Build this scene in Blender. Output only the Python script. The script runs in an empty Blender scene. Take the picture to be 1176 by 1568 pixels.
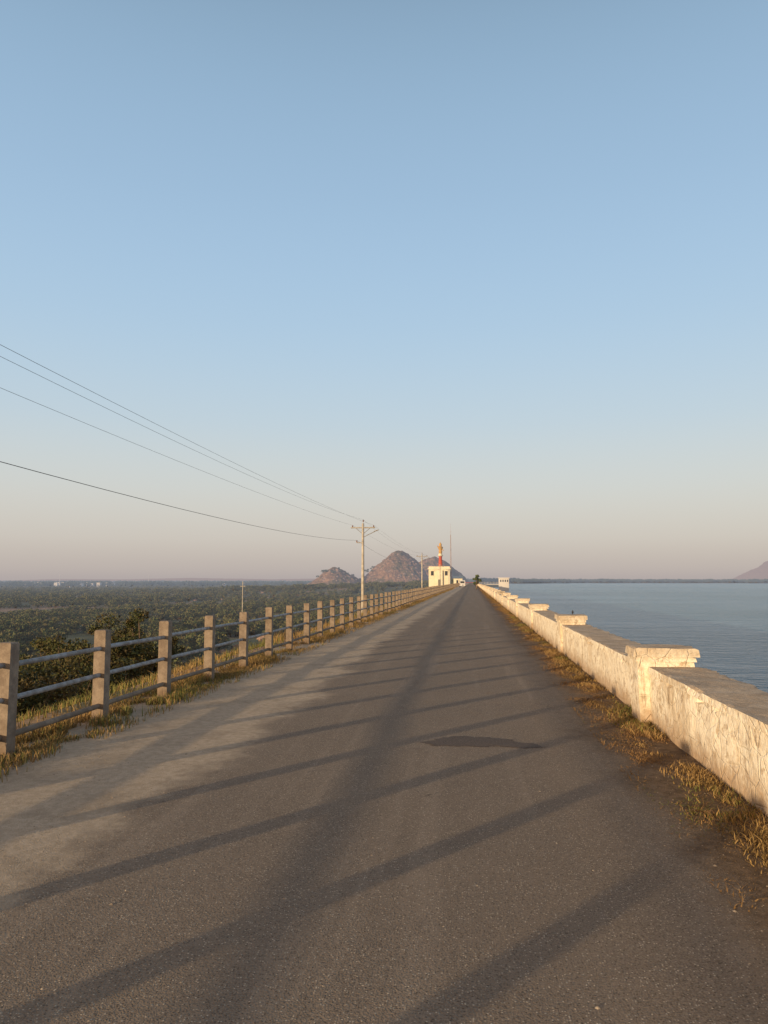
import bpy, math, random
import numpy as np
from mathutils import Vector, noise as mn
random.seed(3); rng=np.random.default_rng(7)
S=bpy.context.scene
S.view_settings.view_transform='Standard'; S.view_settings.look='None'; S.view_settings.exposure=0
COL=S.collection
CAMH=1.6
# ------------------------------------------------------------------ helpers
def link(o,parent=None):
    COL.objects.link(o)
    if parent: o.parent=parent
    return o
def empty(name,loc=(0,0,0)):
    e=bpy.data.objects.new(name,None); e.location=loc; return link(e)
class MB:
    def __init__(s): s.v=[];s.f=[];s.m=[];s.n=0
    def add(s,v,f,m=0):
        v=np.asarray(v,float).reshape(-1,3); s.v.append(v)
        for q in f: s.f.append(tuple(i+s.n for i in q)); s.m.append(m)
        s.n+=len(v)
    def box(s,x0,x1,y0,y1,z0,z1,m=0):
        v=[(x0,y0,z0),(x1,y0,z0),(x1,y1,z0),(x0,y1,z0),(x0,y0,z1),(x1,y0,z1),(x1,y1,z1),(x0,y1,z1)]
        s.add(v,[(0,3,2,1),(4,5,6,7),(0,1,5,4),(1,2,6,5),(2,3,7,6),(3,0,4,7)],m)
    def cbox(s,x0,x1,y0,y1,z0,z1,c=.012,m=0):   # chamfered top box
        v=[];
        for (a,z) in ((0,z0),(0,z1-c),(c,z1)):
            v+=[(x0+a,y0+a,z),(x1-a,y0+a,z),(x1-a,y1-a,z),(x0+a,y1-a,z)]
        f=[(0,3,2,1),(8,9,10,11)]
        for k in (0,4):
            for i in range(4): j=(i+1)%4; f.append((k+i,k+j,k+4+j,k+4+i))
        s.add(v,f,m)
    def tube(s,p0,p1,r0,r1,n=8,m=0,cap=True):
        p0=Vector(p0);p1=Vector(p1);d=(p1-p0).normalized()
        a=d.orthogonal().normalized();b=d.cross(a)
        v=[]
        for p,r in((p0,r0),(p1,r1)):
            for i in range(n):
                t=2*math.pi*i/n; v.append(p+a*math.cos(t)*r+b*math.sin(t)*r)
        f=[(i,(i+1)%n,n+(i+1)%n,n+i) for i in range(n)]
        if cap: f+= [tuple(range(n))[::-1],tuple(range(n,2*n))]
        s.add([tuple(q) for q in v],f,m)
    def lathe(s,c,prof,n=14,m=0):
        v=[];f=[]
        for r,z in prof:
            for i in range(n):
                t=2*math.pi*i/n; v.append((c[0]+r*math.cos(t),c[1]+r*math.sin(t),c[2]+z))
        for k in range(len(prof)-1):
            for i in range(n):
                j=(i+1)%n; f.append((k*n+i,k*n+j,(k+1)*n+j,(k+1)*n+i))
        f.append(tuple(range((len(prof)-1)*n,len(prof)*n)))
        s.add(v,f,m)
    def obj(s,name,mats,parent=None,smooth=False):
        me=bpy.data.meshes.new(name)
        V=np.concatenate(s.v) if s.v else np.zeros((0,3))
        me.from_pydata(V.tolist(),[],s.f)
        for m in mats: me.materials.append(m)
        me.polygons.foreach_set('material_index',s.m)
        if smooth: me.polygons.foreach_set('use_smooth',[True]*len(s.f))
        me.update()
        return link(bpy.data.objects.new(name,me),parent)
def fastmesh(name,V,F,mats,midx=None,smooth=False,parent=None):
    """F: array (n,k)"""
    me=bpy.data.meshes.new(name); n,k=F.shape
    me.vertices.add(len(V)); me.vertices.foreach_set('co',np.asarray(V,np.float32).ravel())
    me.loops.add(n*k); me.loops.foreach_set('vertex_index',F.astype(np.int32).ravel())
    me.polygons.add(n); me.polygons.foreach_set('loop_start',np.arange(0,n*k,k,dtype=np.int32))
    me.polygons.foreach_set('loop_total',np.full(n,k,np.int32))
    for m in mats: me.materials.append(m)
    if midx is not None: me.polygons.foreach_set('material_index',np.asarray(midx,np.int32))
    me.polygons.foreach_set('use_smooth',np.full(n,smooth))
    me.update(calc_edges=True); me.validate()
    return link(bpy.data.objects.new(name,me),parent)

# numpy value noise
_T=rng.random((256,256))
def vn(x,y):
    x=np.asarray(x,float);y=np.asarray(y,float)
    xi=np.floor(x).astype(int);yi=np.floor(y).astype(int);fx=x-xi;fy=y-yi
    fx=fx*fx*(3-2*fx);fy=fy*fy*(3-2*fy)
    g=lambda a,b:_T[a%256,b%256]
    return (g(xi,yi)*(1-fx)+g(xi+1,yi)*fx)*(1-fy)+(g(xi,yi+1)*(1-fx)+g(xi+1,yi+1)*fx)*fy
def fbm(x,y,o=4):
    r=0;a=.5
    for i in range(o): r=r+a*(vn(x*2**i+i*17,y*2**i+i*31)-.5)*2;a*=.5
    return r
def sst(a,b,x):
    t=np.clip((x-a)/(b-a),0,1);return t*t*(3-2*t)

# ------------------------------------------------------------------ material helpers
class NT:
    def __init__(s,name):
        s.mat=bpy.data.materials.new(name); s.mat.use_nodes=True
        s.t=s.mat.node_tree; s.t.nodes.clear()
        s.out=s.t.nodes.new('ShaderNodeOutputMaterial')
        s.b=s.t.nodes.new('ShaderNodeBsdfPrincipled')
        s.b.inputs['Roughness'].default_value=.9
        s.b.inputs['Specular IOR Level'].default_value=.2
        s.t.links.new(s.b.outputs[0],s.out.inputs[0])
        s.geo=s.t.nodes.new('ShaderNodeNewGeometry')
    def L(s,a,b): s.t.links.new(a,b)
    def setin(s,sock,v):
        if hasattr(v,'is_output'): s.L(v,sock)
        elif isinstance(v,(tuple,list)) and len(v)==3 and sock.type=='RGBA': sock.default_value=(*v,1)
        else: sock.default_value=v
    def noise(s,scale,detail=4,rough=.55,vec=None,color=False,stretch=None):
        n=s.t.nodes.new('ShaderNodeTexNoise')
        n.inputs['Scale'].default_value=scale;n.inputs['Detail'].default_value=detail;n.inputs['Roughness'].default_value=rough
        v=vec or s.geo.outputs['Position']
        if stretch:
            m=s.t.nodes.new('ShaderNodeVectorMath');m.operation='MULTIPLY';s.L(v,m.inputs[0]);m.inputs[1].default_value=stretch;v=m.outputs[0]
        s.L(v,n.inputs['Vector'])
        return n.outputs['Color'] if color else n.outputs[0]
    def vor(s,scale,feature='F1',out='Distance'):
        n=s.t.nodes.new('ShaderNodeTexVoronoi');n.feature=feature;n.inputs['Scale'].default_value=scale
        s.L(s.geo.outputs['Position'],n.inputs['Vector']);return n.outputs[out]
    def m(s,op,a,b=0.,c=None):
        n=s.t.nodes.new('ShaderNodeMath');n.operation=op;s.setin(n.inputs[0],a);s.setin(n.inputs[1],b)
        if c is not None: s.setin(n.inputs[2],c)
        return n.outputs[0]
    def ss(s,v,a,b,lo=0.,hi=1.):
        n=s.t.nodes.new('ShaderNodeMapRange');n.interpolation_type='SMOOTHSTEP'
        s.L(v,n.inputs[0]);n.inputs[1].default_value=a;n.inputs[2].default_value=b;n.inputs[3].default_value=lo;n.inputs[4].default_value=hi
        return n.outputs[0]
    def mix(s,f,a,b,mode='MIX'):
        n=s.t.nodes.new('ShaderNodeMix');n.data_type='RGBA';n.blend_type=mode
        s.setin(n.inputs[0],f);s.setin(n.inputs[6],a);s.setin(n.inputs[7],b);return n.outputs[2]
    def xyz(s):
        n=s.t.nodes.new('ShaderNodeSeparateXYZ');s.L(s.geo.outputs['Position'],n.inputs[0]);return n.outputs
    def bump(s,h,strength=.3,dist=.01):
        n=s.t.nodes.new('ShaderNodeBump');n.inputs['Strength'].default_value=strength;n.inputs['Distance'].default_value=dist
        s.L(h,n.inputs['Height']);s.L(n.outputs[0],s.b.inputs['Normal'])
    def col(s,c): s.setin(s.b.inputs['Base Color'],c)
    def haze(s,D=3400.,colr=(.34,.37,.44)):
        """aerial haze painted into the material as emission: grows with distance from the dam"""
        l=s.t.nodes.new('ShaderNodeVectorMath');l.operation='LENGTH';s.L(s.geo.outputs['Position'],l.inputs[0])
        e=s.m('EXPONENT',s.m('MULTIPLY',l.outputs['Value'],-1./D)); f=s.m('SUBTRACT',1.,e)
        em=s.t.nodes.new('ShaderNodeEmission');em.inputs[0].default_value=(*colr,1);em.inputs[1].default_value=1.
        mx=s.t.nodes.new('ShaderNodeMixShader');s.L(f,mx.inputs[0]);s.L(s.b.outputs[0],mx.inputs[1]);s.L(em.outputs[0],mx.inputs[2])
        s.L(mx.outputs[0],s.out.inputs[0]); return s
def simple(name,c,c2=None,scale=8,rough=.8,bump=0,haze=False,metal=0.):
    t=NT(name); c2=c2 or tuple(x*.7 for x in c)
    f=t.ss(t.noise(scale,5),.35,.65); t.col(t.mix(f,c2,c)); t.b.inputs['Roughness'].default_value=rough;t.b.inputs['Metallic'].default_value=metal
    if bump: t.bump(t.noise(scale*4,5),bump,.01)
    if haze: t.haze()
    return t.mat

# ------------------------------------------------------------------ light
AZD=37.5
AZ=math.radians(AZD); EL=math.radians(5.4)
d=Vector((math.sin(AZ)*math.cos(EL),math.cos(AZ)*math.cos(EL),-math.sin(EL)))
sl=bpy.data.lights.new('sun','SUN');sl.energy=5;sl.angle=math.radians(.5);sl.color=(1,.75,.46)
so=link(bpy.data.objects.new('sun',sl));so.rotation_euler=d.to_track_quat('-Z','Y').to_euler()
W=bpy.data.worlds.new('World');S.world=W;W.use_nodes=True;wt=W.node_tree;wt.nodes.clear()
wo=wt.nodes.new('ShaderNodeOutputWorld');bg=wt.nodes.new('ShaderNodeBackground');bg.inputs[1].default_value=.1
sk=wt.nodes.new('ShaderNodeTexSky');sk.sky_type='NISHITA';sk.sun_disc=False;sk.sun_elevation=EL
sk.sun_rotation=math.radians(180+AZD);sk.air_density=1.;sk.dust_density=1.5;sk.altitude=300
tc=wt.nodes.new('ShaderNodeTexCoord');sp=wt.nodes.new('ShaderNodeSeparateXYZ');wt.links.new(tc.outputs['Generated'],sp.inputs[0])
asn=wt.nodes.new('ShaderNodeMath');asn.operation='ARCSINE';wt.links.new(sp.outputs[2],asn.inputs[0])
dv=wt.nodes.new('ShaderNodeMath');dv.operation='DIVIDE';wt.links.new(asn.outputs[0],dv.inputs[0]);dv.inputs[1].default_value=math.pi/2
rp=wt.nodes.new('ShaderNodeValToRGB');wt.links.new(dv.outputs[0],rp.inputs[0]);rp.color_ramp.interpolation='B_SPLINE'
stops=[(0,(.47,.42,.42)),(.8,(.52,.46,.44)),(3.2,(.66,.60,.54)),(7,(.70,.71,.67)),(12,(.58,.70,.78)),(19.4,(.46,.65,.84)),(28.5,(.38,.56,.77)),(40,(.29,.45,.62)),(60,(.11,.16,.24)),(90,(.06,.09,.15))]
els=rp.color_ramp.elements
while len(els)<len(stops): els.new(.5)
for e,(a,c) in zip(els,stops): e.position=a/90
for e,(a,c) in zip(els,stops): e.color=(*c,1)
sc=wt.nodes.new('ShaderNodeVectorMath');sc.operation='SCALE';wt.links.new(rp.outputs[0],sc.inputs[0]);sc.inputs[3].default_value=10
# warm glow of the sky around the low sun
dt=wt.nodes.new('ShaderNodeVectorMath');dt.operation='DOT_PRODUCT';wt.links.new(tc.outputs['Generated'],dt.inputs[0]);dt.inputs[1].default_value=tuple(-d)
gl=wt.nodes.new('ShaderNodeMapRange');gl.interpolation_type='SMOOTHSTEP';wt.links.new(dt.outputs['Value'],gl.inputs[0]);gl.inputs[1].default_value=.1;gl.inputs[2].default_value=1.
gm=wt.nodes.new('ShaderNodeMix');gm.data_type='RGBA';gm.inputs[7].default_value=(11,6.8,3.4,1)
wt.links.new(gl.outputs[0],gm.inputs[0]);wt.links.new(sc.outputs[0],gm.inputs[6])
mx=wt.nodes.new('ShaderNodeMix');mx.data_type='RGBA';mx.inputs[0].default_value=.88
wt.links.new(sk.outputs[0],mx.inputs[6]);wt.links.new(gm.outputs[2],mx.inputs[7])
wt.links.new(mx.outputs[2],bg.inputs[0]);wt.links.new(bg.outputs[0],wo.inputs[0])

# ------------------------------------------------------------------ camera
cd=bpy.data.cameras.new('camera');cd.sensor_fit='VERTICAL';cd.sensor_height=36;cd.lens=26;cd.clip_end=30000;cd.clip_start=.05
cam=link(bpy.data.objects.new('camera',cd));cam.location=(0,0,CAMH)
cam.rotation_euler=(math.radians(90+5.35),0,math.radians(6.75));S.camera=cam

# ------------------------------------------------------------------ terrain
YE=620.
def shore(x,y):
    th=np.degrees(np.arctan2(x,y)); return 1500+700*sst(2,9,th)+120*vn(th*.9,3.3+0*th)-500*sst(22,45,th)
def height(x,y):
    x=np.asarray(x,float);y=np.asarray(y,float)
    r=np.hypot(x,y)
    low=-13+2.2*fbm(x*.006,y*.006)*sst(30,200,-x)+.8*fbm(x*.03,y*.03)*sst(25,60,-x)
    low=low+4*sst(1500,4000,r)
    left=np.where(x>-5.2,0,np.maximum(low,-(-5.2-x)*.52))
    # reservoir side
    bed=np.maximum(-(x-2.75)*.8,-9)
    rise=sst(0,1,(r-shore(x,y))/60.+.5)*6.0
    res=np.where(x<2.75,0,np.minimum(0,bed))
    res=np.where(x>2.75,res+rise*(res<-3),res)
    h=np.where(x<0,left,res)
    k=sst(YE,YE+120,y)
    xb=.045*y
    land=np.where(x<0,np.maximum(low,-3.+(x)*.02),np.where(x<xb,-3.,res))
    land=np.where(x<-40,low*sst(-40,-400,x)+(-3.8)*(1-sst(-40,-400,x)),land)
    return h*(1-k)+land*k
xs=np.unique(np.concatenate([np.arange(-80,-6,2.),[-5.2,-4.,-2,0,1,2.75,4,6,9,12,14,18],-np.geomspace(80,9500,70),np.geomspace(20,9500,50)]))
ys=np.unique(np.concatenate([np.arange(-60,240,5.),np.arange(240,800,14.),np.geomspace(800,9500,60),-np.geomspace(60,3000,12)]))
X,Y=np.meshgrid(xs,ys);Z=height(X,Y)-.012
nx,ny=len(xs),len(ys);idx=np.arange(nx*ny).reshape(ny,nx)
F=np.stack([idx[:-1,:-1],idx[:-1,1:],idx[1:,1:],idx[1:,:-1]],-1).reshape(-1,4)
t=NT('terrain_soil')
n1=t.noise(.015,6,.6);n2=t.noise(.35,5,.6);n3=t.noise(3,4,.6)
c=t.mix(t.ss(n1,.40,.52),(.36,.225,.145),(.11,.115,.05))
c=t.mix(t.ss(n2,.45,.62,0,.85),c,(.065,.08,.03));c=t.mix(t.ss(n3,.4,.7,0,.35),c,(.28,.20,.11))
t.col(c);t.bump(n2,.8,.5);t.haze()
fastmesh('terrain',np.stack([X,Y,Z],-1).reshape(-1,3),F,[t.mat],smooth=True)

# water
t=NT('lake_water')
t.col((.10,.205,.285));t.b.inputs['Roughness'].default_value=.18;t.b.inputs['Specular IOR Level'].default_value=.5;t.b.inputs['IOR'].default_value=1.33
w1=t.noise(1.6,4,.6,stretch=(.45,1,1));w2=t.noise(.25,3,.5,stretch=(.4,1,1));w3=t.noise(.02,3,.5,stretch=(.25,1,1))
t.bump(t.m('ADD',t.m('MULTIPLY',w1,t.ss(w3,.35,.65,.6,1.3)),t.m('MULTIPLY',w2,1.8)),1.,.8)
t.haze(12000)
xsw=np.array([2.9,60,400,1500,9000]);ysw=np.array([-2000,-100,300,1000,3000,9400.])
X,Y=np.meshgrid(xsw,ysw);idx=np.arange(X.size).reshape(X.shape)
F=np.stack([idx[:-1,:-1],idx[:-1,1:],idx[1:,1:],idx[1:,:-1]],-1).reshape(-1,4)
fastmesh('reservoir_water',np.stack([X,Y,0*X-4.2],-1).reshape(-1,3),F,[t.mat])

# ------------------------------------------------------------------ road
t=NT('road_asphalt')
px,py,pz=t.xyz()
edge=t.noise(.7,5,.65); e2=t.noise(5,4,.6)
wob=t.m('ADD',t.m('MULTIPLY',t.m('SUBTRACT',edge,.5),1.5),t.m('MULTIPLY',t.m('SUBTRACT',e2,.5),.4))
xw=t.m('ADD',px,wob)
lf=t.ss(xw,-2.5,-2.05,1,0)          # dusty left shoulder
rf=t.ss(xw,.95,1.6)                # dirty right margin
fine=t.noise(120,2,.6);med=t.noise(14,4,.6);big=t.noise(.9,5,.6);streak=t.noise(1.,4,.6,stretch=(3,.12,1))
asp=t.mix(t.ss(fine,.3,.7),(.18,.138,.103),(.31,.248,.188))
asp=t.mix(t.ss(big,.35,.7,0,.5),asp,(.28,.22,.165))
asp=t.mix(t.ss(streak,.5,.72,0,.5),asp,(.37,.295,.225))
# aggregate: every stone its own tone
vc=t.vor(95,'F1','Color');sx=t.t.nodes.new('ShaderNodeSeparateXYZ');t.L(vc,sx.inputs[0])
vd=t.vor(95,'F1','Distance');core=t.ss(vd,.25,.5,1,0)
asp=t.mix(t.m('MULTIPLY',t.ss(sx.outputs[0],.76,.88,0,.9),core),asp,(.66,.56,.44))
asp=t.mix(t.m('MULTIPLY',t.ss(sx.outputs[1],.7,.85,0,.75),core),asp,(.085,.066,.052))
asp=t.mix(t.ss(t.noise(2.6,5,.7),.6,.68,0,.25),asp,(.15,.115,.09))
# a few hairline cracks
wv=t.t.nodes.new('ShaderNodeVectorMath');wv.operation='ADD';t.L(t.geo.outputs['Position'],wv.inputs[0])
ws=t.t.nodes.new('ShaderNodeVectorMath');ws.operation='SCALE';t.L(t.noise(1.7,4,.6,color=True),ws.inputs[0]);ws.inputs[3].default_value=1.1;t.L(ws.outputs[0],wv.inputs[1])
vk=t.t.nodes.new('ShaderNodeTexVoronoi');vk.feature='DISTANCE_TO_EDGE';vk.inputs['Scale'].default_value=.42;t.L(wv.outputs[0],vk.inputs['Vector'])
crack=t.m('MULTIPLY',t.ss(vk.outputs['Distance'],.0008,.003,1,0),t.ss(t.noise(.6,3,.6),.5,.58,0,.5))
asp=t.mix(crack,asp,(.05,.042,.035))
dust=t.mix(t.ss(med,.3,.7),(.47,.37,.265),(.60,.485,.36))
dust=t.mix(t.ss(t.noise(1.6,6,.7),.46,.7,0,.7),dust,(.34,.265,.19))
dust=t.mix(t.ss(fine,.45,.7,0,.35),dust,(.28,.215,.15))
mar=t.mix(t.ss(med,.35,.65),(.10,.066,.04),(.19,.13,.082))
mar=t.mix(t.ss(fine,.5,.7,0,.5),mar,(.30,.21,.12))
c=t.mix(lf,asp,dust);c=t.mix(rf,c,mar);t.col(c)
t.b.inputs['Roughness'].default_value=.85
t.bump(t.m('ADD',t.m('ADD',fine,t.m('MULTIPLY',core,.4)),t.m('MULTIPLY',med,.25)),1.,.0125)
def roadz(X,Y):
    Z=.004+.005*fbm(X*.5,Y*.35,3)+.012*sst(0,1,1-np.abs((X+.4)/3.6))
    return np.maximum(Z,.003)
yr=np.unique(np.concatenate([np.arange(-6,40,.25),np.arange(40,120,1.),np.arange(120,YE+60,8.)]));xr=np.linspace(-4.75,2.3,48)
X,Y=np.meshgrid(xr,yr);Z=roadz(X,Y)
idx=np.arange(X.size).reshape(X.shape)
F=np.stack([idx[:-1,:-1],idx[:-1,1:],idx[1:,1:],idx[1:,:-1]],-1).reshape(-1,4)
fastmesh('road',np.stack([X,Y,Z],-1).reshape(-1,3),F,[t.mat],smooth=True)
# patch: repaired tar, irregular
t=NT('tar_patch');t.col(t.mix(t.ss(t.noise(60,4),.35,.65),(.08,.06,.047),(.15,.115,.09)));t.b.inputs['Roughness'].default_value=.8
t.bump(t.noise(90,3),.8,.01)
mb=MB();vv=[(.05,7.5,float(roadz(.05,7.5))+.006)];N=120
for i in range(N):
    a=2*math.pi*i/N; r=1+.12*math.sin(3*a+1)+.08*math.sin(7*a)+.06*math.sin(13*a+2)+.05*math.sin(29*a)+random.uniform(-.05,.05)
    x=.05+.53*r*math.cos(a);y=7.5+.22*r*math.sin(a)-.10*math.cos(2*a);vv.append((x,y,float(roadz(x,y))+.003))
mb.add(vv,[(0,1+i,1+(i+1)%N) for i in range(N)]);mb.obj('tar_patch',[t.mat])

# ------------------------------------------------------------------ fence
t=NT('fence_concrete')
f1=t.noise(7,6,.65);f2=t.noise(60,4,.6);z=t.xyz()[2]
c=t.mix(t.ss(f1,.35,.65),(.18,.14,.11),(.28,.225,.175));c=t.mix(t.ss(f2,.45,.75,0,.4),c,(.12,.095,.075))
c=t.mix(t.ss(t.noise(3.,4,.6),.52,.66,0,.5),c,(.15,.115,.085))
c=t.mix(t.ss(z,.0,.28,.6,0),c,(.17,.11,.065));t.col(c);t.bump(f2,.5,.008);CON=t.mat
PIPE=simple('fence_rail_paint',(.30,.31,.33),(.18,.17,.165),scale=9,rough=.5,bump=.1)
fence=empty('roadside_fence')
mb=MB();ps=[]
k=-6
while 6.40+1.768*k<330:
    y=6.40+1.768*k;ps.append(y);jx=random.uniform(-.015,.015);hh=1.05+random.uniform(-.018,.018)
    mb.cbox(-4.29+jx,-4.155+jx,y-.065,y+.07,-.05,hh,.012);k+=1
mb.obj('posts',[CON],fence)
mb=MB()
for zz,r in((.84,.026),(.53,.026)):
    for a,b in zip(ps[:-1],ps[1:]): mb.tube((-4.222,a,zz+random.uniform(-.01,.01)),(-4.222,b,zz+random.uniform(-.01,.01)),r,r,8,cap=False)
for a,b in zip(ps[:-1],ps[1:]): mb.tube((-4.222,a,.20+random.uniform(-.01,.01)),(-4.222,b,.20+random.uniform(-.01,.01)),.03,.03,8,m=1,cap=False)
mb.obj('rails',[PIPE,CON],fence,smooth=True)

# ------------------------------------------------------------------ parapet wall
t=NT('whitewashed_plaster')
a1=t.noise(1.7,7,.7);a2=t.noise(16,5,.65);a3=t.noise(6,6,.7);z=t.xyz()[2];vr=t.vor(5,'DISTANCE_TO_EDGE')
c=t.mix(t.ss(a2,.3,.6),(.66,.57,.44),(.82,.75,.62))
c=t.mix(t.ss(a1,.48,.62,0,.6),c,(.55,.43,.29))
c=t.mix(t.ss(a3,.545,.62,0,.75),c,(.42,.31,.20))
c=t.mix(t.ss(t.noise(3.1,7,.75),.57,.65,0,.7),c,(.34,.26,.19))
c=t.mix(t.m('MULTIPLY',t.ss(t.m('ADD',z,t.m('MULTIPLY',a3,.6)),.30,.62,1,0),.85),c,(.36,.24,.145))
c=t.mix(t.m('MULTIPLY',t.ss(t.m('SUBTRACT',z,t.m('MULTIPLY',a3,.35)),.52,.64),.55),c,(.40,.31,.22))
c=t.mix(t.ss(t.noise(9,6,.7,stretch=(1,1,.2)),.57,.67,0,.6),c,(.24,.18,.12))
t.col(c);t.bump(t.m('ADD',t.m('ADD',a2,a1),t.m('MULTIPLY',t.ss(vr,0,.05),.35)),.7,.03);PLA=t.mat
t=NT('coping_concrete')
a1=t.noise(3,7,.7);a2=t.noise(30,5,.65)
c=t.mix(t.ss(a1,.35,.65),(.42,.32,.225),(.60,.48,.35));c=t.mix(t.ss(a2,.45,.7,0,.5),c,(.26,.2,.145));t.col(c);t.bump(t.m('ADD',a1,a2),.9,.03);COP=t.mat
def gbox(mb,x0,x1,y0,y1,z0,z1,res,m=0,amp=.012,topm=None):
    """subdivided closed box with weathered, uneven surface"""
    fx=max(1,int((x1-x0)/res));fy=max(1,int((y1-y0)/res));fz=max(1,int((z1-z0)/res))
    def pl(fn,na,nb,mm):
        A,B=np.meshgrid(np.linspace(0,1,na+1),np.linspace(0,1,nb+1));P=fn(A,B).reshape(-1,3)
        cx,cz=(x0+x1)/2,(z0+z1)/2
        s1=np.sign(P[:,0]-cx)*(np.abs(P[:,0]-cx)>.9*(x1-x0)/2);s3=(P[:,2]>z1-1e-4)
        nn=fbm(P[:,1]*2.3+P[:,0]*1.7+5,P[:,2]*3.1+P[:,0]*2.1,4)
        chip=np.where(s3&(s1!=0),np.maximum(0,fbm(P[:,1]*5.1+3,P[:,2]*0+x0*9,3))*1.8,0)
        P=P.copy();P[:,0]+=amp*nn*s1-amp*1.6*chip*s1;P[:,2]+=amp*nn*.8*s3-amp*1.6*chip*s3
        P[:,1]+=amp*nn*.5*((P[:,1]<y0+1e-4)|(P[:,1]>y1-1e-4))
        i=np.arange((na+1)*(nb+1)).reshape(nb+1,na+1)
        f=np.stack([i[:-1,:-1],i[:-1,1:],i[1:,1:],i[1:,:-1]],-1).reshape(-1,4)
        mb.add(P,f.tolist(),mm)
    dx,dy,dz=x1-x0,y1-y0,z1-z0;St=lambda a,b,c:np.stack([a,b,c],-1)
    tm=m if topm is None else topm
    pl(lambda A,B:St(x0+0*A,y1-dy*A,z0+dz*B),fy,fz,m)
    pl(lambda A,B:St(x1+0*A,y0+dy*A,z0+dz*B),fy,fz,m)
    pl(lambda A,B:St(x0+dx*A,y0+0*A,z0+dz*B),fx,fz,m)
    pl(lambda A,B:St(x1-dx*A,y1+0*A,z0+dz*B),fx,fz,m)
    pl(lambda A,B:St(x0+dx*A,y0+dy*B,z1+0*A),fx,fy,tm)
    pl(lambda A,B:St(x0+dx*A,y1-dy*B,z0+0*A),fx,fy,m)
mb=MB();y=8.73-8.1*1
while y<540:
    res=.05 if y<20 else (.14 if y<50 else (.5 if y<120 else 3.))
    amp=.022
    yb=y+.46;o=0 if y<9 else .07
    gbox(mb,1.85+o,2.46,y,yb,-.05,.70,res,0,amp)
    gbox(mb,1.825+o,2.48,y-.025,yb+.025,.702,.755,res,0,amp*.7)
    gbox(mb,1.80+o,2.51,y-.05,yb+.05,.757,.85,res,0,amp,topm=1)
    gbox(mb,1.97,2.50,yb+.003,y+8.097,-.05,.575,res,0,amp)
    gbox(mb,1.95,2.56,yb+.003,y+8.097,.577,.645,res,0,amp,topm=1)
    y+=8.1
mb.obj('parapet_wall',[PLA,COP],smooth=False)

# ------------------------------------------------------------------ grass
def leafmat(name,cols,haze=False,f3=.8):
    t=NT(name)
    n=t.noise(.9,3,.6); n2=t.geo.outputs['Random Per Island']
    c=t.mix(n2,cols[0],cols[1]); c=t.mix(t.ss(n,.4,.62,0,f3),c,cols[2]) if len(cols)>2 else c
    t.col(c)
    t.b.inputs['Roughness'].default_value=.7
    if haze: t.haze()
    return t.mat
GR_D=leafmat('grass_dry',[(.38,.25,.10),(.22,.14,.06),(.20,.14,.05)])
GR_B=leafmat('grass_litter',[(.32,.19,.08),(.17,.10,.05),(.20,.13,.055)])
GR_G=leafmat('grass_green',[(.13,.14,.035),(.20,.18,.055),(.09,.10,.03)])
def grass(name,pts,hts,mats,gfrac,lean=.5,wk=1.):
    n=len(pts);h=hts;a=rng.random(n)*2*np.pi;w=(.0025+.0025*rng.random(n)+h*.008)*wk
    ld=rng.random(n)*2*np.pi;lm=h*lean*rng.random(n)*1.4
    side=np.stack([np.cos(a),np.sin(a),0*a],-1)*w[:,None]
    lv=np.stack([np.cos(ld),np.sin(ld),0*a],-1)
    mid=pts+lv*lm[:,None]*.35+np.array([0,0,1])*(h*.6)[:,None]
    tip=pts+lv*lm[:,None]+np.array([0,0,1])*(h*(1-.25*rng.random(n)))[:,None]
    V=np.stack([pts-side,pts+side,mid+side*.7,mid-side*.7,tip+side*.1,tip-side*.1],1).reshape(-1,3)
    b=np.arange(n)[:,None]*6
    F=np.concatenate([b+np.array([0,1,2,3]),b+np.array([3,2,4,5])],1).reshape(-1,4)
    mi=(vn(pts[:,0]*1.5,pts[:,1]*.7)*.7+.3*rng.random(n)<gfrac).astype(int)
    fastmesh(name,V,F,mats,np.repeat(mi,2))
def clumpy(n,x0,x1,y0,y1,pw,keep):
    u=rng.random(n*5)
    y=y0*(y1/y0)**(u**pw);x=x0+(x1-x0)*(.5+.5*np.clip(rng.normal(0,.42,len(y)),-1,1))
    dns=vn(x*2.2+9,y*1.3)*.6+vn(x*7,y*5)*.4
    k=dns>keep+.12*rng.random(len(y));x=x[k][:n];y=y[k][:n]
    return np.stack([x,y,0*x+.0],-1)
p=clumpy(60000,-4.80,-3.72,4.2,160,.8,.36);cl=vn(p[:,0]*3,p[:,1]*1.6)
far=1+sst(15,60,p[:,1])*.3
grass('verge_grass',p,(.03+.19*cl**1.7*rng.random(len(p))+.02)*far,[GR_D,GR_G],.27)
p=clumpy(95000,1.25,2.10,3.0,140,.8,.29);cl=vn(p[:,0]*4,p[:,1]*2)
grass('wall_grass',p,(.010+.065*cl**2*rng.random(len(p)))*(1+sst(15,60,p[:,1])*.5),[GR_B,GR_G],.22,2.)
p=clumpy(16000,1.55,2.04,3.2,120,.8,.42);cl=vn(p[:,0]*4,p[:,1]*2)
grass('wall_foot_grass',p,(.03+.09*cl*rng.random(len(p))),[GR_D,GR_G],.3,.9)
p=clumpy(26000,-7.4,-4.5,4,90,.8,.3);p[:,2]=height(p[:,0],p[:,1])
grass('bank_grass',p,.10+.28*rng.random(len(p))*vn(p[:,0],p[:,1]),[GR_D,GR_G],.42,wk=1.2)
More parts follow.
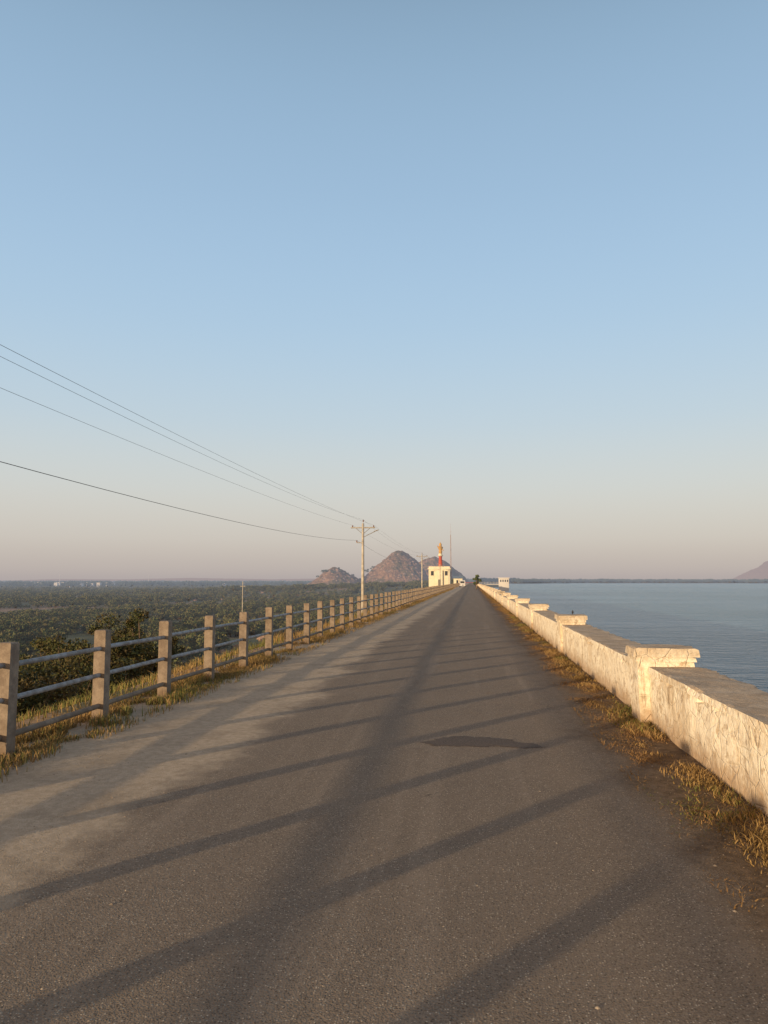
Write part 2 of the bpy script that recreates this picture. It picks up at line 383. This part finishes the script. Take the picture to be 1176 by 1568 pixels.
# pebbles on the shoulder
ico=[(0,0,1),(.9,0,.3),(.3,.85,.3),(-.7,.5,.25),(-.7,-.5,.3),(.3,-.85,.25)]
icf=[(0,1,2),(0,2,3),(0,3,4),(0,4,5),(0,5,1)]
mb=MB()
for i in range(3200):
    y=2.5*(30/2.5)**random.random();r=random.random()
    x=random.uniform(-4.3,-2.2) if r<.55 else (random.uniform(1.1,1.95) if r<.9 else random.uniform(-2.2,1.2))
    s=random.uniform(.003,.009)*(1.7 if random.random()<.08 else 1);a=random.random()*6.28
    zz=float(roadz(x,y))
    mb.add([(x+s*(q[0]*math.cos(a)-q[1]*math.sin(a)),y+s*(q[0]*math.sin(a)+q[1]*math.cos(a)),zz+s*.6*q[2]-.2*s) for q in ico],icf)
mb.obj('road_gravel',[simple('gravel',(.45,.37,.28),(.2,.155,.115),scale=40)])

# ------------------------------------------------------------------ trees
BARK=simple('bark',(.20,.14,.095),(.10,.07,.05),scale=5,bump=.3)
LF_A=leafmat('foliage_olive',[(.045,.06,.02),(.095,.09,.03),(.09,.06,.025)])
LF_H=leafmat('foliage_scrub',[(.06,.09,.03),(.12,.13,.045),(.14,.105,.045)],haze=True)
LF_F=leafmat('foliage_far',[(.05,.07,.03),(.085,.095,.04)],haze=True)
def leaves(cent,rad,n,size,seed,flat=.7):
    r=np.random.default_rng(seed);k=len(cent);ci=r.integers(0,k,n)
    dv=r.normal(0,1,(n,3));dv/=np.linalg.norm(dv,axis=1)[:,None];rr=(r.random(n)**.45)
    P=cent[ci]+dv*rr[:,None]*rad[ci][:,None]*np.array([1,1,flat])
    u=r.normal(0,1,(n,3));u/=np.linalg.norm(u,axis=1)[:,None];w=np.cross(u,r.normal(0,1,(n,3)));w/=np.linalg.norm(w,axis=1)[:,None]
    s=size*(.5+r.random(n))[:,None]
    V=np.stack([P-u*s,P+w*s*.5,P+u*s,P-w*s*.5],1).reshape(-1,3)
    return V,np.arange(4*n).reshape(-1,4)
def tree_mesh(H,R,nc,nl,size,seed,trunk=.35):
    r=np.random.default_rng(seed);mb=MB()
    th=H*trunk;base=Vector((0,0,-.5));top=Vector((r.normal(0,.04)*H,r.normal(0,.04)*H,th))
    mb.tube(base,top,.035*H,.024*H,7)
    C=[];RR=[]
    for i in range(nc):
        a=r.random()*6.28;q=math.sqrt(r.random())*R*.8;zz=th+(H-th)*(.12+.78*r.random()*(1-.45*(q/R)**2))
        c=Vector((q*math.cos(a),q*math.sin(a),zz));C.append(c);RR.append(R*(.2+.22*r.random()))
        mid=top.lerp(c,.5)+Vector((0,0,-.06*H))
        mb.tube(top,mid,.015*H,.009*H,5,cap=False);mb.tube(mid,c,.009*H,.003*H,5,cap=False)
    V,F=leaves(np.array([tuple(c) for c in C]),np.array(RR),nl,size,seed)
    TV=np.concatenate(mb.v);TF=[f for f in mb.f if len(f)==4]
    return np.concatenate([TV,V]),np.concatenate([np.array(TF),F+len(TV)]),np.concatenate([np.zeros(len(TF),int),np.ones(len(F),int)])
def tree(name,x,y,H,R,nc=16,nl=6000,size=.13,seed=1,mats=None,trunk=.3,z=None):
    V,F,mi=tree_mesh(H,R,nc,nl,size,seed,trunk)
    o=fastmesh(name,V,F,mats or [BARK,LF_A],mi);o.location=(x,y,float(height(x,y)) if z is None else z);return o
# (x, y, height of the crown top relative to the road, crown radius)
specs=[(-24.6,54,.1,2.8),(-27.5,55,-.2,3.0),(-30,55,-.5,3.0),(-33,54,-1.6,2.8),(-23,48,-1.2,2.4),(-28,49,-1.4,2.8),
       (-15.5,23.5,-.7,2.3),(-18.5,27,-1.1,2.5),(-14,18.5,-1.2,1.9),(-18.5,33,-1.3,2.3),(-21,31,-1.5,2.5),(-12.5,16.5,-1.2,1.6),(-23,38,-1.9,2.6),(-46,66,-1.2,1.6),
       (-11.8,14,-1.1,1.5),(-20,22,-1.2,2.4),(-25,30,-2.2,2.8),(-27,36,-2.4,2.8),(-20,41,-2.2,2.2),(-30,45,-2.8,3.0)]
for i,(x,y,T,R) in enumerate(specs):
    H=T-float(height(x,y))
    tree('acacia_tree' if H>5 else 'thorn_bush',x,y,H,R,16+int(R*5),9500,.075 if y<40 else .10,seed=20+i,trunk=.25)
for i in range(26):
    y=random.uniform(11,75);x=-random.uniform(8.5,15)-(y*.03);H=random.uniform(.8,1.7)
    tree('bush',x,y,H,H*.9,7,900,.06,seed=80+i,trunk=.12)
LF_R=leafmat('foliage_roadside',[(.06,.10,.025),(.12,.14,.04),(.10,.11,.03)],haze=True)
tree('roadside_tree',.95,146,3.5,.95,16,2600,.12,seed=5,trunk=.25,z=0,mats=[BARK,LF_R])

# instanced masses -------------------------------------------------------
def instanced(name,child,pts,scl):
    n=len(pts);a=rng.random(n)*6.28;V=[]
    h=scl*.5
    cs=np.stack([np.cos(a),np.sin(a)],-1);sn=np.stack([-np.sin(a),np.cos(a)],-1)
    def cor(i,j): return np.concatenate([pts[:,:2]+cs*(h*i)[:,None]+sn*(h*j)[:,None],pts[:,2:3]],1)
    V=np.stack([cor(-1,-1),cor(1,-1),cor(1,1),cor(-1,1)],1).reshape(-1,3)
    o=fastmesh(name,V,np.arange(4*n).reshape(-1,4),[])
    o.instance_type='FACES';o.use_instance_faces_scale=True;o.show_instancer_for_render=False;o.show_instancer_for_viewport=False
    child.parent=o;return o
def scat(n,r0,r1,a0,a1,pw=1.):
    r=r0*(r1/r0)**(rng.random(n)**pw);a=np.radians(a0+(a1-a0)*rng.random(n));x=r*np.sin(a);y=r*np.cos(a);return x,y
vars_=[(1.,.62,10,330,.08),(1.,.75,12,360,.08),(1.,.5,8,260,.07),(.8,.8,9,300,.08)]
for i,(H,R,nc,nl,sz) in enumerate(vars_):
    V,F,mi=tree_mesh(H,R,nc,nl,sz,200+i,.15)
    ch=fastmesh('tree',V,F,[BARK,LF_H],mi)
    x,y=scat(4200,75,2600,-38,4,.75)
    k=(x<-33)&(vn(x*.012+5,y*.012)*.5+vn(x*.05,y*.05)*.5+.3*sst(200,1000,np.hypot(x,y))>.48);x=x[k];y=y[k]
    s=(1.7+3.*rng.random(len(x))**1.8)*(1+.6*sst(200,900,np.hypot(x,y)));z=height(x,y)
    instanced('scrub_trees',ch,np.stack([x,y,z],-1),s)
V,F,mi=tree_mesh(1,.75,12,300,.11,300,.12);ch=fastmesh('tree',V,F,[BARK,LF_F],mi)
x,y=scat(2600,2150,3000,3.2,40,1.);sh=shore(x,y);r=np.hypot(x,y);x=x/r*(sh+35+(r-2150)*.6);y=y/r*(sh+35+(r-2150)*.6)
instanced('far_shore_trees',ch,np.stack([x,y,height(x,y)],-1),6+9*rng.random(len(x))*vn(x*.01,y*.01)**.5)
V,F,mi=tree_mesh(1,.75,12,300,.11,301,.12);ch=fastmesh('tree',V,F,[BARK,LF_F],mi)
x,y=scat(2600,1900,4200,-40,3.5,1.)
instanced('horizon_trees',ch,np.stack([x,y,height(x,y)],-1),8+7*rng.random(len(x)))
V,F,mi=tree_mesh(1,.75,12,300,.11,302,.12);ch=fastmesh('tree',V,F,[BARK,LF_H],mi)
y=rng.uniform(330,1400,500);x=-(6+rng.random(500)*50)-(y*.01);
k=rng.random(500)<.9
instanced('grove_trees',ch,np.stack([x,y,height(x,y)],-1)[k],(3+4*rng.random(500))[k])
# boulders
ROCK=NT('granite');r1=ROCK.noise(.4,6,.65);r2=ROCK.noise(4,5,.6)
ROCK.col(ROCK.mix(ROCK.ss(r1,.35,.65),(.19,.12,.085),(.34,.225,.16)));ROCK.bump(r2,.6,.2);ROCK.haze();ROCKM=ROCK.mat
def boulder(seed):
    import bmesh
    bm=bmesh.new();bmesh.ops.create_icosphere(bm,subdivisions=3,radius=.5)
    for v in bm.verts:
        q=v.co*2.2+Vector((seed*7.1,0,0));v.co*=1+.35*mn.noise(q)+.12*mn.noise(q*3);v.co.z*=.75
    me=bpy.data.meshes.new('boulder');bm.to_mesh(me);bm.free();me.materials.append(ROCKM);return link(bpy.data.objects.new('boulder',me))
x,y=scat(900,70,900,-37,-4);k=(x<-33)&(vn(x*.03,y*.03)>.55);x=x[k];y=y[k]
instanced('boulders',boulder(1),np.stack([x,y,height(x,y)],-1),1+3*rng.random(len(x))**2)

# ------------------------------------------------------------------ hills
t=NT('rocky_hill')
r1=t.noise(.035,7,.65);r2=t.noise(.15,6,.65);nz=t.t.nodes.new('ShaderNodeSeparateXYZ');t.L(t.geo.outputs['Normal'],nz.inputs[0])
c=t.mix(t.ss(r2,.38,.62),(.17,.10,.065),(.30,.185,.12));c=t.mix(t.ss(r1,.47,.6,0,.8),c,(.09,.08,.04))
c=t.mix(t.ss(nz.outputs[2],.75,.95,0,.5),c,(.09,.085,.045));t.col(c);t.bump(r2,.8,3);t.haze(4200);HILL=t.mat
def hill(name,cx,cy,prof,depth,n=150,seed=0.,rock=5.,mat=None,base=-14,nb=0):
    """prof: list of (dx,height above land) = skyline profile across the view"""
    px_=np.array([p[0] for p in prof],float);pz_=np.array([p[1] for p in prof],float)
    xs=np.linspace(px_[0],px_[-1],n);ys=np.linspace(-depth,depth,n);X,Y=np.meshgrid(xs,ys)
    warp=X+6*fbm(X*.02+seed,Y*.02,3)*depth/90
    top=np.interp(warp,px_,pz_);fall=np.clip(1-(np.abs(Y)/depth)**1.5,0,1)
    Z=top*fall
    m=sst(0,.25,fall*top/max(pz_))
    ridg=1-np.abs(fbm(X*.03+seed,Y*.03+2,4))*2
    ck=vn(X*.13+seed,Y*.13);Z=Z+m*(rock*ridg*.6-rock*.5+rock*.55*np.round(ck*3)/3+rock*.35*fbm(X*.2,Y*.2,3))
    idx=np.arange(n*n).reshape(n,n);F=np.stack([idx[:-1,:-1],idx[:-1,1:],idx[1:,1:],idx[1:,:-1]],-1).reshape(-1,4)
    V=np.stack([X+cx,Y+cy,Z+base],-1).reshape(-1,3)
    o=fastmesh(name,V,F,[mat or HILL],smooth=False)
    if nb:
        ii=rng.integers(0,len(V),nb*4);ii=ii[(Z.ravel()[ii]>10)][:nb]
        return V[ii]
hb=[]
hb.append(hill('rocky_hill',-157,1600,[(-125,0),(-95,8),(-72,24),(-52,44),(-36,58),(-22,72),(-8,80),(4,81),(18,74),(34,62),(48,48),(62,30),(80,12),(105,0)],110,seed=1.3,nb=260))
hb.append(hill('rocky_hill',-92,1850,[(-130,0),(-90,22),(-55,50),(-25,70),(0,76),(25,66),(45,50),(62,36),(85,14),(120,0)],110,seed=9.3,nb=120))
hb.append(hill('rocky_hill',-282,1520,[(-80,0),(-52,12),(-36,22),(-22,34),(-4,43),(10,42),(26,31),(44,22),(62,8),(85,0)],70,seed=4.1,rock=4,nb=160))
P=np.concatenate(hb);instanced('hill_boulders',boulder(2),P-np.array([0,0,1.5]),3+5*rng.random(len(P))**1.6)
V,F,mi=tree_mesh(1,.75,12,300,.11,305,.12);ch=fastmesh('tree',V,F,[BARK,LF_H],mi)
P2=P[rng.integers(0,len(P),260)]+rng.normal(0,7,(260,3))*np.array([1,1,0])+np.array([0,0,-4.]);P2=P2[P2[:,2]<35];instanced('hill_scrub',ch,P2,3+2.5*rng.random(len(P2)))
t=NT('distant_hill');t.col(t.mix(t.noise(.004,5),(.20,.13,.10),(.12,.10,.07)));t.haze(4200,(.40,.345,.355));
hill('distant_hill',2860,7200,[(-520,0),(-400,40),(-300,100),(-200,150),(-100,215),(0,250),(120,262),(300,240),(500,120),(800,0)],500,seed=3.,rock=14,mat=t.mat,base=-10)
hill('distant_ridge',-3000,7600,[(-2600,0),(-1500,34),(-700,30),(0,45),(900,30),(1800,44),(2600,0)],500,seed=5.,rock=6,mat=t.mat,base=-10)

# ------------------------------------------------------------------ distant town
WH=simple('town_wall',(.66,.62,.56),(.5,.45,.40),scale=.05,haze=True);DK=simple('dark_opening',(.04,.04,.045),haze=True)
mb=MB()
for i in range(42):
    a=math.radians(random.choice([random.gauss(-32,1.4),random.gauss(-28.5,1.2),random.uniform(-35,-17)]));r=random.uniform(1950,2350)
    x=r*math.sin(a);y=r*math.cos(a);w=random.uniform(4,9);h=random.uniform(5,9.5);z=float(height(x,y))+2
    mb.box(x,x+w,y,y+w,z-3,z+h,0);mb.box(x-.3,x+w+.3,y-.3,y+w+.3,z+h+.01,z+h+.8,0)
    for q in range(int(w/3)):
        for fl in range(int(h/3.5)): mb.box(x+1+q*3,x+2.2+q*3,y-.1,y+.2,z+1+fl*3.5,z+2.6+fl*3.5,1)
for px_ in(-.585,-.452):
    x=2300*px_;mb.tube((x,2300,-13),(x,2300,24),.9,.5,6,0)
mb.obj('distant_town',[WH,DK])

# ------------------------------------------------------------------ utility poles and lines
POLE=simple('pole_concrete',(.50,.46,.40),(.36,.32,.27),scale=3);STEEL=simple('galvanised_steel',(.32,.31,.30),(.2,.18,.16),scale=12,rough=.5,metal=.3)
CER=simple('ceramic',(.25,.12,.08),rough=.3);WIRE=simple('wire',(.10,.10,.10),(.08,.08,.08),rough=.5)
PX=-7.0
poles=[(-11.,5.35),(47.5,5.45),(105.,5.5),(165,5.5),(228,5.5)]
att=[(-.68,-.22),(.02,.14),(.70,-.22)]
for i,(py_,h) in enumerate(poles):
    e=empty('utility_pole',(PX,py_,0));zb=float(height(PX,py_))
    mb=MB();mb.tube((0,0,zb-.3),(0,0,h-.1),.11,.075,10)
    mb.obj('shaft',[POLE],e,smooth=True)
    mb=MB();mb.box(-.8,.8,-.04,.04,h-.42,h-.34);mb.tube((-.5,0,h-.38),(0,0,h-.8),.018,.018,5);mb.tube((.5,0,h-.38),(0,0,h-.8),.018,.018,5)
    mb.box(-.42,.05,-.03,.03,h-1.38,h-1.33)
    mb.tube((0,0,h-.13),(0,0,h+.03),.02,.02,6)
    mb.obj('crossarm',[STEEL],e)
    mb=MB()
    for (ax,az) in att: mb.lathe((ax,0,h+az-.14),[(.02,0),(.05,.03),(.025,.06),(.05,.09),(.02,.12),(.012,.15)],8)
    mb.lathe((-.4,0,h-1.33),[(.03,0),(.05,.03),(.03,.07),(.045,.1),(.01,.13)],8)
    mb.obj('insulators',[CER],e)
    if i in(1,2,3):
        mb=MB();mb.tube((.03,0,h-1.0),(.45,-.1,h-.8),.022,.022,6);mb.tube((.45,-.1,h-.8),(.78,-.15,h-.66),.022,.02,6)
        mb.add([(.72,-.22,h-.68),(.72,-.08,h-.68),(1.05,-.08,h-.56),(1.05,-.22,h-.56),(.74,-.2,h-.62),(.74,-.1,h-.62),(1.03,-.1,h-.51),(1.03,-.2,h-.51)],[(0,1,2,3),(7,6,5,4),(0,4,5,1),(1,5,6,2),(2,6,7,3),(3,7,4,0)])
        mb.obj('lamp_arm',[STEEL],e)
mb=MB()
def wire(p0,p1,sag,r,n=28):
    p0=Vector(p0);p1=Vector(p1);pr=p0
    for k in range(1,n+1):
        u=k/n;p=p0.lerp(p1,u);p.z-=4*sag*u*(1-u);mb.tube(pr,p,r,r,5,cap=False);pr=p
for (a,ha),(b,hb_) in zip(poles[:-1],poles[1:]):
    for j,(ax,az) in enumerate(att): wire((PX+ax,a,ha+az),(PX+ax,b,hb_+az),(.42,.62,.42)[j],.0034)
    wire((PX-.4,a,ha-1.2),(PX-.4,b,hb_-1.2),.75,.0065)
mb.obj('overhead_wires',[WIRE])
def footpole(x,y,top):
    zb=float(height(x,y));e=empty('lamp_post',(x,y,zb));mb=MB();h=top-zb
    mb.tube((0,0,-.3),(0,0,h-.1),.07,.04,8);mb.box(-.3,.3,-.02,.02,h-.5,h-.45);mb.tube((0,0,h-.1),(0,0,h+.1),.05,.03,6)
    mb.obj('pole',[POLE],e)
footpole(-26.5,84,1.5)

# ------------------------------------------------------------------ gatehouse building etc.
CRM=simple('cream_paint',(.74,.68,.50),(.66,.58,.42),scale=.6,haze=True);DKG=simple('window_glass',(.05,.05,.05),rough=.3,haze=True)
RED=simple('red_paint',(.50,.09,.04),(.40,.07,.035),scale=1,haze=True);GOLD=simple('ochre_paint',(.55,.34,.12),(.42,.24,.08),scale=1.5,haze=True)
BY=246.;e=empty('control_house',(0,0,0))
x0,x1=-14.2,-7.2
mb=MB();mb.box(x0,x1,BY,BY+7,-2,5.6,0);mb.box(x0-.35,x1+.35,BY-.35,BY+7.35,5.603,5.85,0)
mb.box(x0,x1,BY,BY+.2,5.853,6.5,0);mb.box(x0,x0+.2,BY+.203,BY+7,5.853,6.5,0);mb.box(x1-.2,x1,BY+.203,BY+7,5.853,6.5,0)
mb.box(-11.6,-9.6,BY-.6,BY-.003,-1,5.2,0);mb.box(x0-.1,-11.603,BY-.12,BY-.003,2.6,2.75,0);mb.box(-9.597,x1+.1,BY-.12,BY-.003,2.6,2.75,0);mb.obj('walls',[CRM],e)
mb=MB()
for cx in(-13.,-8.4):
    mb.box(cx-.45,cx+.45,BY-.05,BY+.05,3.5,4.9)
mb.box(-11.,-10.2,BY-.65,BY-.55,0,2.2)
for yy in(1.5,3.6,5.5): mb.box(x1-.05,x1+.04,BY+yy-.5,BY+yy+.5,3.4,4.8)
mb.obj('windows',[DKG],e)
mb=MB()
for cx in(-13.,-8.4): mb.box(cx-.7,cx+.7,BY-.55,BY-.003,5.,5.12)
mb.obj('window_hoods',[CRM],e)
e=empty('monument_column',(-10.7,256,0))
mb=MB();mb.lathe((0,0,0),[(1.6,-3),(1.6,5.2),(1.1,5.6),(.75,6.5),(.55,9.5),(.62,10.2)],12);mb.obj('column',[RED],e)
mb=MB();mb.lathe((0,0,10.2),[(.7,0),(.95,.25),(.6,.5),(.7,.9)],12);mb.obj('capital',[CRM],e)
mb=MB();mb.lathe((0,0,11.1),[(.45,0),(.65,.6),(.5,1.2),(.8,1.9),(.95,2.2),(.5,2.5),(.42,2.8),(.5,3.1),(.35,3.5),(.12,3.7),(.05,4.0)],12)
mb.tube((.5,0,12.9),(1.,-.2,12.1),.2,.15,6);mb.tube((-.5,0,12.9),(-1.,-.2,13.8),.2,.15,6);mb.obj('statue',[GOLD],e)
mb=MB();mx_,my_=-7.3,262
for a,b in((-.25,-.25),(.25,-.25),(0,.3)): mb.tube((mx_+a,my_+b,-1),(mx_+a*.3,my_+b*.3,18),.05,.04,5)
for k in range(18):
    s0=1-.7*k/18;z=k;mb.tube((mx_-.25*s0,my_-.25*s0,z),(mx_+.25*s0,my_-.25*s0,z+1),.025,.025,4);mb.tube((mx_+.25*s0,my_-.25*s0,z),(mx_,my_+.3*s0,z+1),.025,.025,4)
mb.tube((mx_,my_,18),(mx_,my_,22),.04,.02,5);mb.tube((mx_-.5,my_,19),(mx_+.5,my_,19),.03,.03,4);mb.obj('antenna_mast',[simple('mast_paint',(.4,.3,.28),haze=True)])
BLU=simple('blue_grey_roof',(.2,.26,.33),haze=True)
e=empty('guard_hut',(0,0,0));mb=MB();mb.box(-6.6,-3.4,270,274,0,2.6,0);mb.box(-5.6,-4.9,269.95,270.02,.1,2.0,1);mb.box(-4.5,-3.8,269.95,270.02,1,1.9,1);mb.obj('walls',[CRM,DKG],e)
mb=MB();mb.add([(-6.9,269.6,2.62),(-3.1,269.6,2.62),(-3.1,274.4,2.62),(-6.9,274.4,2.62),(-6.9,272,3.5),(-3.1,272,3.5)],[(0,1,5,4),(2,3,4,5),(0,4,3),(1,2,5),(0,3,2,1)]);mb.obj('roof',[BLU],e)
e=empty('barrier_gate',(0,0,0));mb=MB();mb.box(-3.2,-2.9,232,232.3,0,1.4);mb.box(1.3,1.6,232,232.3,0,1.4);mb.tube((-3,232.15,1.2),(1.5,232.15,1.25),.06,.05,8,m=1);mb.obj('gate_parts',[WH,RED],e)
# small parked van seen from behind, near the far end of the road
CARP=simple('car_paint',(.62,.62,.60),(.55,.55,.53),scale=1,rough=.3,haze=True);TYR=simple('tyre_rubber',(.03,.03,.03),haze=True);TL=simple('tail_lamp',(.4,.03,.02),rough=.3,haze=True)
e=empty('parked_van',(-2.6,205,0));mb=MB()
prof=[(0,.3),(0,.95),(.12,1.75),(.3,1.85),(2.5,1.85),(3.2,1.15),(3.9,1.0),(4.0,.3)]
n=len(prof);vv=[(-.8+(.1 if z>1.1 else 0),yy,z) for yy,z in prof]+[(.8-(.1 if z>1.1 else 0),yy,z) for yy,z in prof]
mb.add(vv,[tuple(range(n))[::-1],tuple(range(n,2*n))]+[(i,(i+1)%n,n+(i+1)%n,n+i) for i in range(n)],0)
mb.add([(-.6,.0,1.05),(.6,.0,1.05),(.55,.085,1.62),(-.55,.085,1.62)],[(0,1,2,3)],1)
for sx_ in(-1,1):
    for wy in(.75,3.2): mb.tube((sx_*.62,wy,.3),(sx_*.83,wy,.3),.3,.3,12,m=2)
    mb.box(sx_*.7-.07,sx_*.7+.07,-.03,.03,.7,.93,3)
    mb.box(sx_*.713-.012,sx_*.713+.012,.6,2.3,1.2,1.65,1)
mb.box(-.8,.8,-.1,-.01,.3,.5,0)
mb.obj('body',[CARP,DKG,TYR,TL],e)
e=empty('intake_tower',(0,0,0));mb=MB();mb.box(16,22,450,455,-9,3.4);mb.box(15.6,22.4,449.6,455.4,3.403,3.8)
for k in range(4): mb.box(16.8+k*1.35,17.5+k*1.35,449.93,450.03,1.2,2.5,1)
mb.box(3,16,452,453.2,-.4,0);
for k in range(7): mb.box(4+k*1.8,4.1+k*1.8,452,452.1,.003,1.)
mb.box(3,16,452,452.08,1.003,1.08);mb.obj('tower_parts',[WH,DKG],e)
mb=MB();mb.tube((5.1,39,-6),(5.1,39,.0),.04,.03,8);mb.lathe((5.1,39,0),[(.05,0),(.06,.05),(.02,.12)],8);mb.obj('water_gauge_post',[STEEL])
